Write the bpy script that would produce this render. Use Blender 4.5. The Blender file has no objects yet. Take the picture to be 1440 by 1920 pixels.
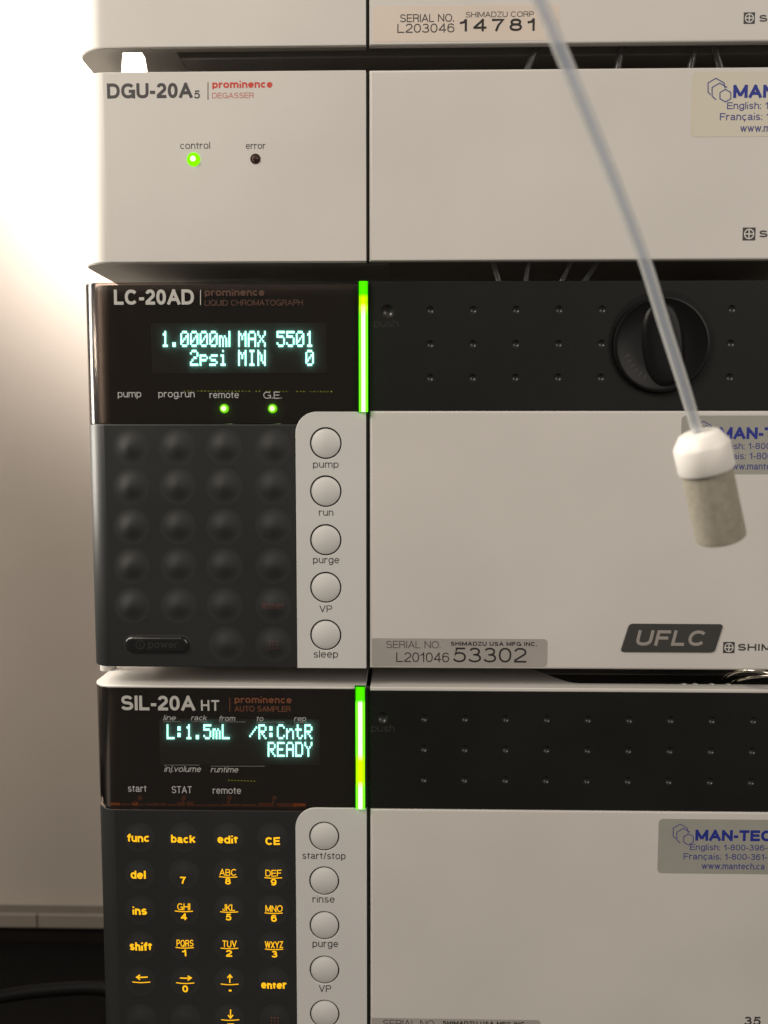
import bpy, bmesh, math, random
from mathutils import Vector, Matrix
random.seed(7)
MM = 0.001
scene = bpy.context.scene
COL = scene.collection

# ------------------------------------------------------------------ camera
CAM_D, FPX = 300.0, 1600.0          # mm from the lens to the front faces, focal length in photo pixels
YAW, PITCH, ROLL = math.radians(1.178), math.radians(4.768), math.radians(-0.02)
f_ = Vector((0, 1, 0)); r_ = Vector((1, 0, 0)); u_ = Vector((0, 0, 1))
M = Matrix.Rotation(YAW, 3, 'Z'); f_, r_, u_ = M @ f_, M @ r_, M @ u_
M = Matrix.Rotation(-PITCH, 3, r_); f_, u_ = M @ f_, M @ u_
M = Matrix.Rotation(ROLL, 3, f_); r_, u_ = M @ r_, M @ u_
cam = bpy.data.objects.new('camera', bpy.data.cameras.new('camera'))
COL.objects.link(cam)
cam.matrix_world = Matrix.Translation((0, -CAM_D * MM, 0)) @ Matrix((r_, u_, -f_)).transposed().to_4x4()
cam.data.sensor_fit = 'VERTICAL'; cam.data.sensor_height = 36; cam.data.sensor_width = 27
cam.data.lens = FPX / 1920 * 36
cam.data.clip_start = 0.01; cam.data.clip_end = 50
cam.data.dof.use_dof = True; cam.data.dof.focus_distance = 0.302; cam.data.dof.aperture_fstop = 14
scene.camera = cam

# ------------------------------------------------------------------ world, lamps, exposure
world = bpy.data.worlds.new('World'); scene.world = world; world.use_nodes = True
bg = world.node_tree.nodes['Background']
bg.inputs[0].default_value = (1.0, 0.9, 0.78, 1); bg.inputs[1].default_value = 0.10

def lamp(name, kind, loc, target, energy, color, size, size_y=None):
    l = bpy.data.lights.new(name, kind); l.energy = energy; l.color = color
    if kind == 'AREA':
        l.size = size
        if size_y: l.shape = 'RECTANGLE'; l.size_y = size_y
    else:
        l.shadow_soft_size = size
    o = bpy.data.objects.new(name, l); COL.objects.link(o)
    o.location = Vector(loc) * MM
    o.rotation_euler = (Vector(target) - Vector(loc)).to_track_quat('-Z', 'Y').to_euler()
    return o
# shaded bench lamp behind the stack: its cone washes the wall at the upper left
sp = lamp('wall_lamp', 'SPOT', (-95, 180, 305), (-112, 400, 290), 15.5, (1.0, 0.925, 0.86), 0.02)
sp.data.spot_size = math.radians(116); sp.data.spot_blend = 0.60
sl = lamp('added_side_light', 'AREA', (-262, 12, 135), (-100, 22, 135), 1.6, (1.0, 0.93, 0.82), 0.34, 0.05)
sl.rotation_euler = (0, math.radians(-90), 0)            # added upright strip light, unseen, to brighten the left edges
# room light from the upper left, turned along the stack, and a broad dim one from the right
lamp('room_light', 'AREA', (-560, -470, 560), (150, -330, 150), 7.0, (1.0, 0.91, 0.80), 0.35, 0.35)
lamp('room_light_far', 'AREA', (1300, -1500, 800), (0, 0, 0), 20.5, (1.0, 0.91, 0.82), 1.4, 1.2)

scene.view_settings.view_transform = 'Standard'
scene.view_settings.look = 'None'
scene.view_settings.exposure = 0.0
scene.view_settings.gamma = 1.0

# ------------------------------------------------------------------ pixel -> place on the vertical plane at depth d (mm)
def pt(px, py, d=0.0):
    v = f_ + r_ * ((px - 720) / FPX) - u_ * ((py - 960) / FPX)
    t = (CAM_D + d) / v.y
    return v.x * t, v.z * t
def P3(px, py, d):
    x, z = pt(px, py, d); return Vector((x, d, z))

# ------------------------------------------------------------------ materials
def nodes_of(m):
    m.use_nodes = True
    return m.node_tree, m.node_tree.nodes, m.node_tree.links
def plastic(name, col, rough=0.45, bump=0.05, scale=2500, var=0.04, spec=0.5, metal=0.0, coat=0.0, blotch=25, fine=0.0):
    m = bpy.data.materials.new(name); nt, N, L = nodes_of(m)
    b = N['Principled BSDF']
    b.inputs['Roughness'].default_value = rough
    b.inputs['Metallic'].default_value = metal
    b.inputs['Specular IOR Level'].default_value = spec
    b.inputs['Coat Weight'].default_value = coat
    tc = N.new('ShaderNodeTexCoord')
    n1 = N.new('ShaderNodeTexNoise'); n1.inputs['Scale'].default_value = blotch; n1.inputs['Detail'].default_value = 8
    L.new(tc.outputs['Object'], n1.inputs['Vector'])
    mr = N.new('ShaderNodeMapRange'); mr.inputs[1].default_value = 0.3; mr.inputs[2].default_value = 0.7
    mr.inputs[3].default_value = 1 - var; mr.inputs[4].default_value = 1 + var
    L.new(n1.outputs[0], mr.inputs[0])
    mx = N.new('ShaderNodeMix'); mx.data_type = 'RGBA'; mx.blend_type = 'MULTIPLY'; mx.inputs[0].default_value = 1
    mx.inputs[6].default_value = (*col, 1)
    L.new(mr.outputs[0], mx.inputs[7]); L.new(mx.outputs[2], b.inputs['Base Color'])
    rr = N.new('ShaderNodeMapRange'); rr.inputs[3].default_value = rough * 0.85; rr.inputs[4].default_value = min(1, rough * 1.15)
    L.new(n1.outputs[0], rr.inputs[0]); L.new(rr.outputs[0], b.inputs['Roughness'])
    if bump:
        n2 = N.new('ShaderNodeTexNoise'); n2.inputs['Scale'].default_value = scale; n2.inputs['Detail'].default_value = 3
        L.new(tc.outputs['Object'], n2.inputs['Vector'])
        bp = N.new('ShaderNodeBump'); bp.inputs['Strength'].default_value = bump; bp.inputs['Distance'].default_value = 0.0002
        L.new(n2.outputs[0], bp.inputs['Height']); L.new(bp.outputs[0], b.inputs['Normal'])
    return m
def glow(name, col, s):
    m = bpy.data.materials.new(name); nt, N, L = nodes_of(m)
    N.remove(N['Principled BSDF'])
    e = N.new('ShaderNodeEmission'); e.inputs[0].default_value = (*col, 1); e.inputs[1].default_value = s
    L.new(e.outputs[0], N['Material Output'].inputs[0])
    return m
def clear(name, tint, rough, fmin=0.02, fmax=1.0, diff=None):
    """thin clear sheet: lets light through with a tint, mirrors at the surface"""
    m = bpy.data.materials.new(name); nt, N, L = nodes_of(m)
    N.remove(N['Principled BSDF'])
    t = N.new('ShaderNodeBsdfTransparent'); t.inputs[0].default_value = (*tint, 1)
    g = N.new('ShaderNodeBsdfGlossy'); g.inputs['Roughness'].default_value = rough
    fr = N.new('ShaderNodeFresnel'); fr.inputs[0].default_value = 1.5
    mx = N.new('ShaderNodeMixShader')
    # a little haze in the plastic scatters what shines on it or through it
    df = N.new('ShaderNodeBsdfDiffuse'); df.inputs[0].default_value = (0.30, 0.27, 0.25, 1)
    tl = N.new('ShaderNodeBsdfTranslucent'); tl.inputs[0].default_value = (0.9, 0.9, 0.9, 1)
    hz = N.new('ShaderNodeMixShader'); hz.inputs[0].default_value = 0.75; L.new(df.outputs[0], hz.inputs[1]); L.new(tl.outputs[0], hz.inputs[2])
    th = N.new('ShaderNodeMixShader'); th.inputs[0].default_value = 0.05; L.new(t.outputs[0], th.inputs[1]); L.new(hz.outputs[0], th.inputs[2])
    L.new(fr.outputs[0], mx.inputs[0]); L.new(th.outputs[0], mx.inputs[1]); L.new(g.outputs[0], mx.inputs[2])
    L.new(mx.outputs[0], N['Material Output'].inputs[0])
    return m
def tubing(name, col, a_face, a_edge, rough=0.15):
    """translucent plastic tube wall: more material is crossed near its edges"""
    m = bpy.data.materials.new(name); nt, N, L = nodes_of(m)
    N.remove(N['Principled BSDF'])
    t = N.new('ShaderNodeBsdfTransparent')
    df = N.new('ShaderNodeBsdfDiffuse'); df.inputs[0].default_value = (*col, 1)
    tl = N.new('ShaderNodeBsdfTranslucent'); tl.inputs[0].default_value = (*col, 1)
    a = N.new('ShaderNodeMixShader'); a.inputs[0].default_value = 0.45; L.new(df.outputs[0], a.inputs[1]); L.new(tl.outputs[0], a.inputs[2])
    g = N.new('ShaderNodeBsdfGlossy'); g.inputs['Roughness'].default_value = rough
    lw = N.new('ShaderNodeLayerWeight'); lw.inputs[0].default_value = 0.5
    mr = N.new('ShaderNodeMapRange'); mr.inputs[3].default_value = a_face; mr.inputs[4].default_value = a_edge
    L.new(lw.outputs['Facing'], mr.inputs[0])
    b = N.new('ShaderNodeMixShader'); L.new(mr.outputs[0], b.inputs[0]); L.new(t.outputs[0], b.inputs[1]); L.new(a.outputs[0], b.inputs[2])
    fr = N.new('ShaderNodeFresnel'); fr.inputs[0].default_value = 1.34
    c = N.new('ShaderNodeMixShader'); L.new(fr.outputs[0], c.inputs[0]); L.new(b.outputs[0], c.inputs[1]); L.new(g.outputs[0], c.inputs[2])
    L.new(c.outputs[0], N['Material Output'].inputs[0])
    return m

MAT = dict(
    cover=plastic('cover_plastic', (0.60, 0.575, 0.54), 0.5, 0.16, 2600, 0.05, blotch=14),
    keyplate=plastic('button_plate_plastic', (0.60, 0.59, 0.57), 0.5, 0.08, 3500, 0.02),
    button=plastic('button_plastic', (0.60, 0.59, 0.57), 0.42, 0.03, 3000, 0.02),
    dark=plastic('charcoal_keypad', (0.017, 0.018, 0.018), 0.46, 0.10, 3000, 0.08),
    rubber=plastic('key_rubber', (0.022, 0.023, 0.023), 0.64, 0.10, 3000, 0.08, spec=0.35),
    blackpanel=plastic('black_textured_panel', (0.0088, 0.0090, 0.0080), 0.55, 0.35, 2200, 0.15, spec=0.18),
    dimple=plastic('dimple_black', (0.022, 0.022, 0.021), 0.33, 0.0, 2200, 0.1, spec=0.45),
    gloss=plastic('black_gloss', (0.006, 0.006, 0.006), 0.33, 0.02, 800, 0.1, spec=0.13),
    powerkey=plastic('power_button_plastic', (0.010, 0.010, 0.010), 0.24, 0.02, 800, 0.1, spec=0.6),
    chassis=plastic('chassis_grey', (0.22, 0.20, 0.18), 0.6, 0.15, 2000, 0.08),
    under=plastic('underside_shade', (0.24, 0.22, 0.195), 0.6, 0.15, 2000, 0.06),  # same plastic as the covers, darkened for the shade beneath
    void=plastic('seam_black', (0.03, 0.03, 0.027), 0.7, 0.0),
    backing=plastic('window_backing', (0.020, 0.013, 0.010), 0.5, 0.0, var=0.15),
    vfdglass=plastic('display_glass', (0.10, 0.105, 0.105), 0.6, 0.0, var=0.1),
    pane=clear('smoked_window', (0.78, 0.72, 0.68), 0.12),
    ink=plastic('ink_dark', (0.045, 0.042, 0.045), 0.6, 0.0, var=0.0),
    inkblack=plastic('ink_black', (0.012, 0.010, 0.010), 0.6, 0.0, var=0.0),
    inkred=plastic('ink_red', (0.55, 0.055, 0.035), 0.6, 0.0, var=0.0),
    inkpink=plastic('ink_pale_red', (0.48, 0.16, 0.12), 0.6, 0.0, var=0.0),
    inkblue=plastic('ink_blue', (0.008, 0.020, 0.24), 0.6, 0.0, var=0.0),
    inkviolet=plastic('ink_blue_thin', (0.06, 0.065, 0.22), 0.6, 0.0, var=0.0),
    inkgrey=plastic('ink_light_grey', (0.46, 0.45, 0.42), 0.6, 0.0, var=0.0),
    inkwhite=plastic('ink_soft_white', (0.42, 0.42, 0.41), 0.6, 0.0, var=0.0),
    inkbrown=plastic('ink_orange_brown', (0.16, 0.050, 0.020), 0.6, 0.0, var=0.0),
    inkbrowndim=plastic('ink_dim_brown', (0.07, 0.026, 0.014), 0.6, 0.0, var=0.0),
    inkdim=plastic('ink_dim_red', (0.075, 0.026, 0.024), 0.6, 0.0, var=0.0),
    inkemboss=plastic('emboss_highlight', (0.03, 0.03, 0.03), 0.25, 0.0, var=0.0),  # lighter than the plastic, in place of highlights on raised letters
    badge=plastic('badge_grey', (0.045, 0.045, 0.043), 0.4, 0.1, 2500),
    badgetext=plastic('badge_text', (0.30, 0.275, 0.25), 0.45, 0.0, var=0.0),
    sticker=plastic('sticker_silver', (0.36, 0.335, 0.31), 0.38, 0.05, 1500, 0.05, blotch=60),
    stickerwarm=plastic('sticker_cream', (0.64, 0.555, 0.48), 0.45, 0.05, 1500, 0.03),
    stickergreen=plastic('sticker_grey_green', (0.32, 0.315, 0.28), 0.4, 0.05, 1500, 0.05, blotch=60),
    stickeryellow=plastic('sticker_clear_yellowed', (0.55, 0.515, 0.425), 0.4, 0.05, 1500, 0.04),
    ptfe=plastic('white_plastic_cap', (0.86, 0.83, 0.78), 0.4, 0.1, 600, 0.02),
    sinter=plastic('sintered_filter', (0.37, 0.34, 0.275), 0.85, 0.9, 3000, 0.10, spec=0.2, blotch=700),
    steel=plastic('stainless_steel', (0.62, 0.58, 0.50), 0.22, 0.0, var=0.05, metal=1.0),
    wall=plastic('painted_wall', (0.64, 0.57, 0.505), 0.8, 0.7, 350, 0.04, spec=0.2, blotch=6),
    trunk=plastic('trunking_plastic', (0.36, 0.31, 0.265), 0.6, 0.1, 800, 0.05),
    groove=plastic('groove_shade', (0.20, 0.175, 0.145), 0.7, 0.1),  # dark brown stands in for the shadow groove above the trunking
    base=plastic('dark_base', (0.02, 0.017, 0.014), 0.6, 0.1),  # near-black, with the shadow under the trunking in its colour
    bench=plastic('shadow_black', (0.005, 0.005, 0.005), 0.6, 0.2, 800, 0.2, spec=0.12),  # near-black colour carries the shadow at the lower left
    ledbody=plastic('unlit_led', (0.045, 0.020, 0.012), 0.3, 0.0),
    ledclear=plastic('unlit_led_amber', (0.62, 0.24, 0.10), 0.3, 0.0),
    tube=tubing('clear_tube', (1.0, 1.0, 0.98), 0.24, 0.97),
    bore=tubing('tube_bore', (0.60, 0.74, 1.0), 0.38, 0.12),  # blue tint stands in for refraction along the tube's core
    faint=tubing('faint_tube', (0.26, 0.28, 0.28), 0.14, 0.40),
    vfd=glow('cyan_display_light', (0.30, 1.0, 0.86), 6.0),
    amber=glow('amber_key_light', (1.0, 0.50, 0.012), 1.25),
    amberleak=glow('amber_leak', (1.0, 0.20, 0.02), 0.16),
    amberfaint=glow('amber_leak_faint', (1.0, 0.24, 0.05), 0.055),
    barhalo=glow('bar_halo', (0.02, 1.0, 0.0), 0.11),  # dim glow of the bar's rim stands in for its halo
    barcore=glow('bar_light_core', (0.62, 1.0, 0.42), 2.2),
    baredge=glow('bar_light_edge', (0.10, 1.0, 0.01), 5.0),
    bargreen=glow('bar_light_dim', (0.09, 1.0, 0.0), 0.95),
    baryellow=glow('bar_light_yellow', (0.75, 1.0, 0.0), 1.2),
    ledcore=glow('green_led_core', (0.75, 1.0, 0.45), 2.4),
    ledring=glow('green_led_halo', (0.22, 1.0, 0.0), 1.3),
    dots=glow('reflection_dots', (0.42, 0.55, 0.02), 1.3),  # glowing dots paint in a green reflection
)

# ------------------------------------------------------------------ object helpers
def tag(o, label, cat=None, group=None, kind=None):
    if label: o['label'] = label
    if cat: o['category'] = cat
    if group: o['group'] = group
    if kind: o['kind'] = kind
    return o
def thing(name, label, cat, loc=(0, 0, 0), group=None):
    o = bpy.data.objects.new(name, None); COL.objects.link(o); o.location = Vector(loc) * MM
    o.empty_display_size = 0.02
    return tag(o, label, cat, group)
def link(name, me, mat, parent=None):
    if mat and not me.materials: me.materials.append(mat)
    o = bpy.data.objects.new(name, me); COL.objects.link(o)
    if parent:
        o.parent = parent
        w = Vector((0, 0, 0)); p = parent
        while p: w += p.location; p = p.parent
        o.location = -w                        # meshes are written in world mm
    return o
def mesh(name, verts, faces, mat, parent=None, smooth=None):
    me = bpy.data.meshes.new(name); me.from_pydata([tuple(Vector(v) * MM) for v in verts], [], faces)
    me.validate(); me.update()
    if smooth is not None:
        for p in me.polygons: p.use_smooth = True
        me.set_sharp_from_angle(angle=math.radians(smooth))
    return link(name, me, mat, parent)

def prism(name, outlines, thick, bevel, axis, base, mat, parent, res=2, smooth=40):
    """outlines: closed loops (outer first, then holes). axis 'Y': loops are (x,z), front face at y=base, goes back by thick.
       axis 'Z': loops are (x,y), bottom at z=base."""
    cu = bpy.data.curves.new(name, 'CURVE'); cu.dimensions = '2D'; cu.fill_mode = 'BOTH'
    cu.extrude = max(0.0001, (thick - 2 * bevel) / 2); cu.bevel_depth = bevel; cu.bevel_resolution = res; cu.offset = -bevel
    for lp in outlines:
        sp = cu.splines.new('POLY'); sp.points.add(len(lp) - 1); sp.use_cyclic_u = True
        for p, q in zip(sp.points, lp): p.co = (q[0], q[1], 0, 1)
    tmp = bpy.data.objects.new(name, cu); COL.objects.link(tmp)
    dg = bpy.context.evaluated_depsgraph_get()
    me = bpy.data.meshes.new_from_object(tmp.evaluated_get(dg))
    bpy.data.objects.remove(tmp); bpy.data.curves.remove(cu)
    for v in me.vertices:
        x, y, z = v.co
        v.co = (Vector((x, base + thick / 2 - z, y)) if axis == 'Y' else Vector((x, y, base + thick / 2 + z))) * MM
    me.name = name; me.materials.clear()
    bm = bmesh.new(); bm.from_mesh(me); bmesh.ops.remove_doubles(bm, verts=bm.verts, dist=1e-7)
    bmesh.ops.recalc_face_normals(bm, faces=bm.faces); bm.to_mesh(me); bm.free()
    for p in me.polygons: p.use_smooth = True
    me.set_sharp_from_angle(angle=math.radians(smooth))
    me.update()
    for p in me.polygons:
        if max(abs(p.normal.y), abs(p.normal.z)) > 0.9995: p.use_smooth = False
    return link(name, me, mat, parent)

def arc(cx, cy, r, a0, a1, n=10, ry=None):
    ry = r if ry is None else ry
    return [(cx + r * math.cos(math.radians(a0 + (a1 - a0) * i / n)), cy + ry * math.sin(math.radians(a0 + (a1 - a0) * i / n))) for i in range(n + 1)]
def circle(cx, cy, r, n=40): return arc(cx, cy, r, 0, 360, n)[:-1]
def rect(x0, x1, z0, z1): return [(x0, z0), (x1, z0), (x1, z1), (x0, z1)]
def rrect(x0, x1, z0, z1, bl=0, br=0, tr=0, tl=0, n=8):
    o = []
    o += arc(x0 + bl, z0 + bl, bl, 180, 270, n) if bl else [(x0, z0)]
    o += arc(x1 - br, z0 + br, br, 270, 360, n) if br else [(x1, z0)]
    o += arc(x1 - tr, z1 - tr, tr, 0, 90, n) if tr else [(x1, z1)]
    o += arc(x0 + tl, z1 - tl, tl, 90, 180, n) if tl else [(x0, z1)]
    return o
def wrap_profile(x0, x1, r, depth, t, y0=0.0, rd=None):
    """C-shaped plan outline: flat front, rounded left corner (rx=r, depth rd), side going back"""
    rd = rd or r
    out = arc(x0 + r, y0 + rd, r, 270, 180, 26, rd)         # front-left corner, going back
    inn = arc(x0 + r, y0 + rd, r - t, 180, 270, 26, rd - t)
    return [(x1, y0)] + out + [(x0, y0 + depth)] + [(x0 + t, y0 + depth)] + inn + [(x1, y0 + t)]
def solid_profile(x0, x1, r, depth, y0=0.0, rd=None, rr=0):
    rd = rd or r
    return ([(x1, y0)] if not rr else arc(x1 - rr, y0 + rr, rr, 0, -90, 6)) + arc(x0 + r, y0 + rd, r, 270, 180, 26, rd) + [(x0, y0 + depth), (x1, y0 + depth)]
def box(name, x0, x1, y0, y1, z0, z1, mat, parent=None, bevel=0.3):
    return prism(name, [rect(x0, x1, y0, y1)], z1 - z0, bevel, 'Z', z0, mat, parent)

def lathe(name, prof, centre, axis, mat, parent, n=40, smooth=35):
    """prof: (radius, distance along axis)"""
    axis = Vector(axis).normalized(); a = axis.orthogonal().normalized(); b = axis.cross(a); c = Vector(centre)
    V, F = [], []
    for (r, h) in prof:
        for i in range(n):
            t = 2 * math.pi * i / n; V.append(c + axis * h + (a * math.cos(t) + b * math.sin(t)) * r)
    for k in range(len(prof) - 1):
        for i in range(n):
            j = (i + 1) % n
            F.append((k * n + i, k * n + j, (k + 1) * n + j, (k + 1) * n + i))
    for k, rev in ((0, True), (len(prof) - 1, False)):
        if prof[k][0] > 1e-6:
            F.append(tuple(k * n + i for i in (reversed(range(n)) if rev else range(n))))
    return mesh(name, V, F, mat, parent, smooth)
def sweep(name, pts, r, mat, parent=None, n=14, r1=None):
    pts = [Vector(p) for p in pts]; V, F = [], []
    # smooth the path (Catmull-Rom)
    q = []
    for i in range(len(pts) - 1):
        p0 = pts[max(0, i - 1)]; p1 = pts[i]; p2 = pts[i + 1]; p3 = pts[min(len(pts) - 1, i + 2)]
        for s in range(6):
            t = s / 6
            q.append(0.5 * ((2 * p1) + (p2 - p0) * t + (2 * p0 - 5 * p1 + 4 * p2 - p3) * t * t + (3 * p1 - p0 - 3 * p2 + p3) * t ** 3))
    q.append(pts[-1])
    ref = Vector((0.13, 0.9, 0.2))
    for k, p in enumerate(q):
        d = (q[min(k + 1, len(q) - 1)] - q[max(k - 1, 0)]).normalized()
        a = (ref - d * ref.dot(d)).normalized(); b = d.cross(a); ref = a
        rr = r if r1 is None else r + (r1 - r) * k / (len(q) - 1)
        for i in range(n):
            t = 2 * math.pi * i / n; V.append(p + (a * math.cos(t) + b * math.sin(t)) * rr)
    for k in range(len(q) - 1):
        for i in range(n):
            j = (i + 1) % n; F.append((k * n + i, k * n + j, (k + 1) * n + j, (k + 1) * n + i))
    F.append(tuple(reversed(range(n)))); F.append(tuple(len(V) - n + i for i in range(n)))
    return mesh(name, V, F, mat, parent, 50)

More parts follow.
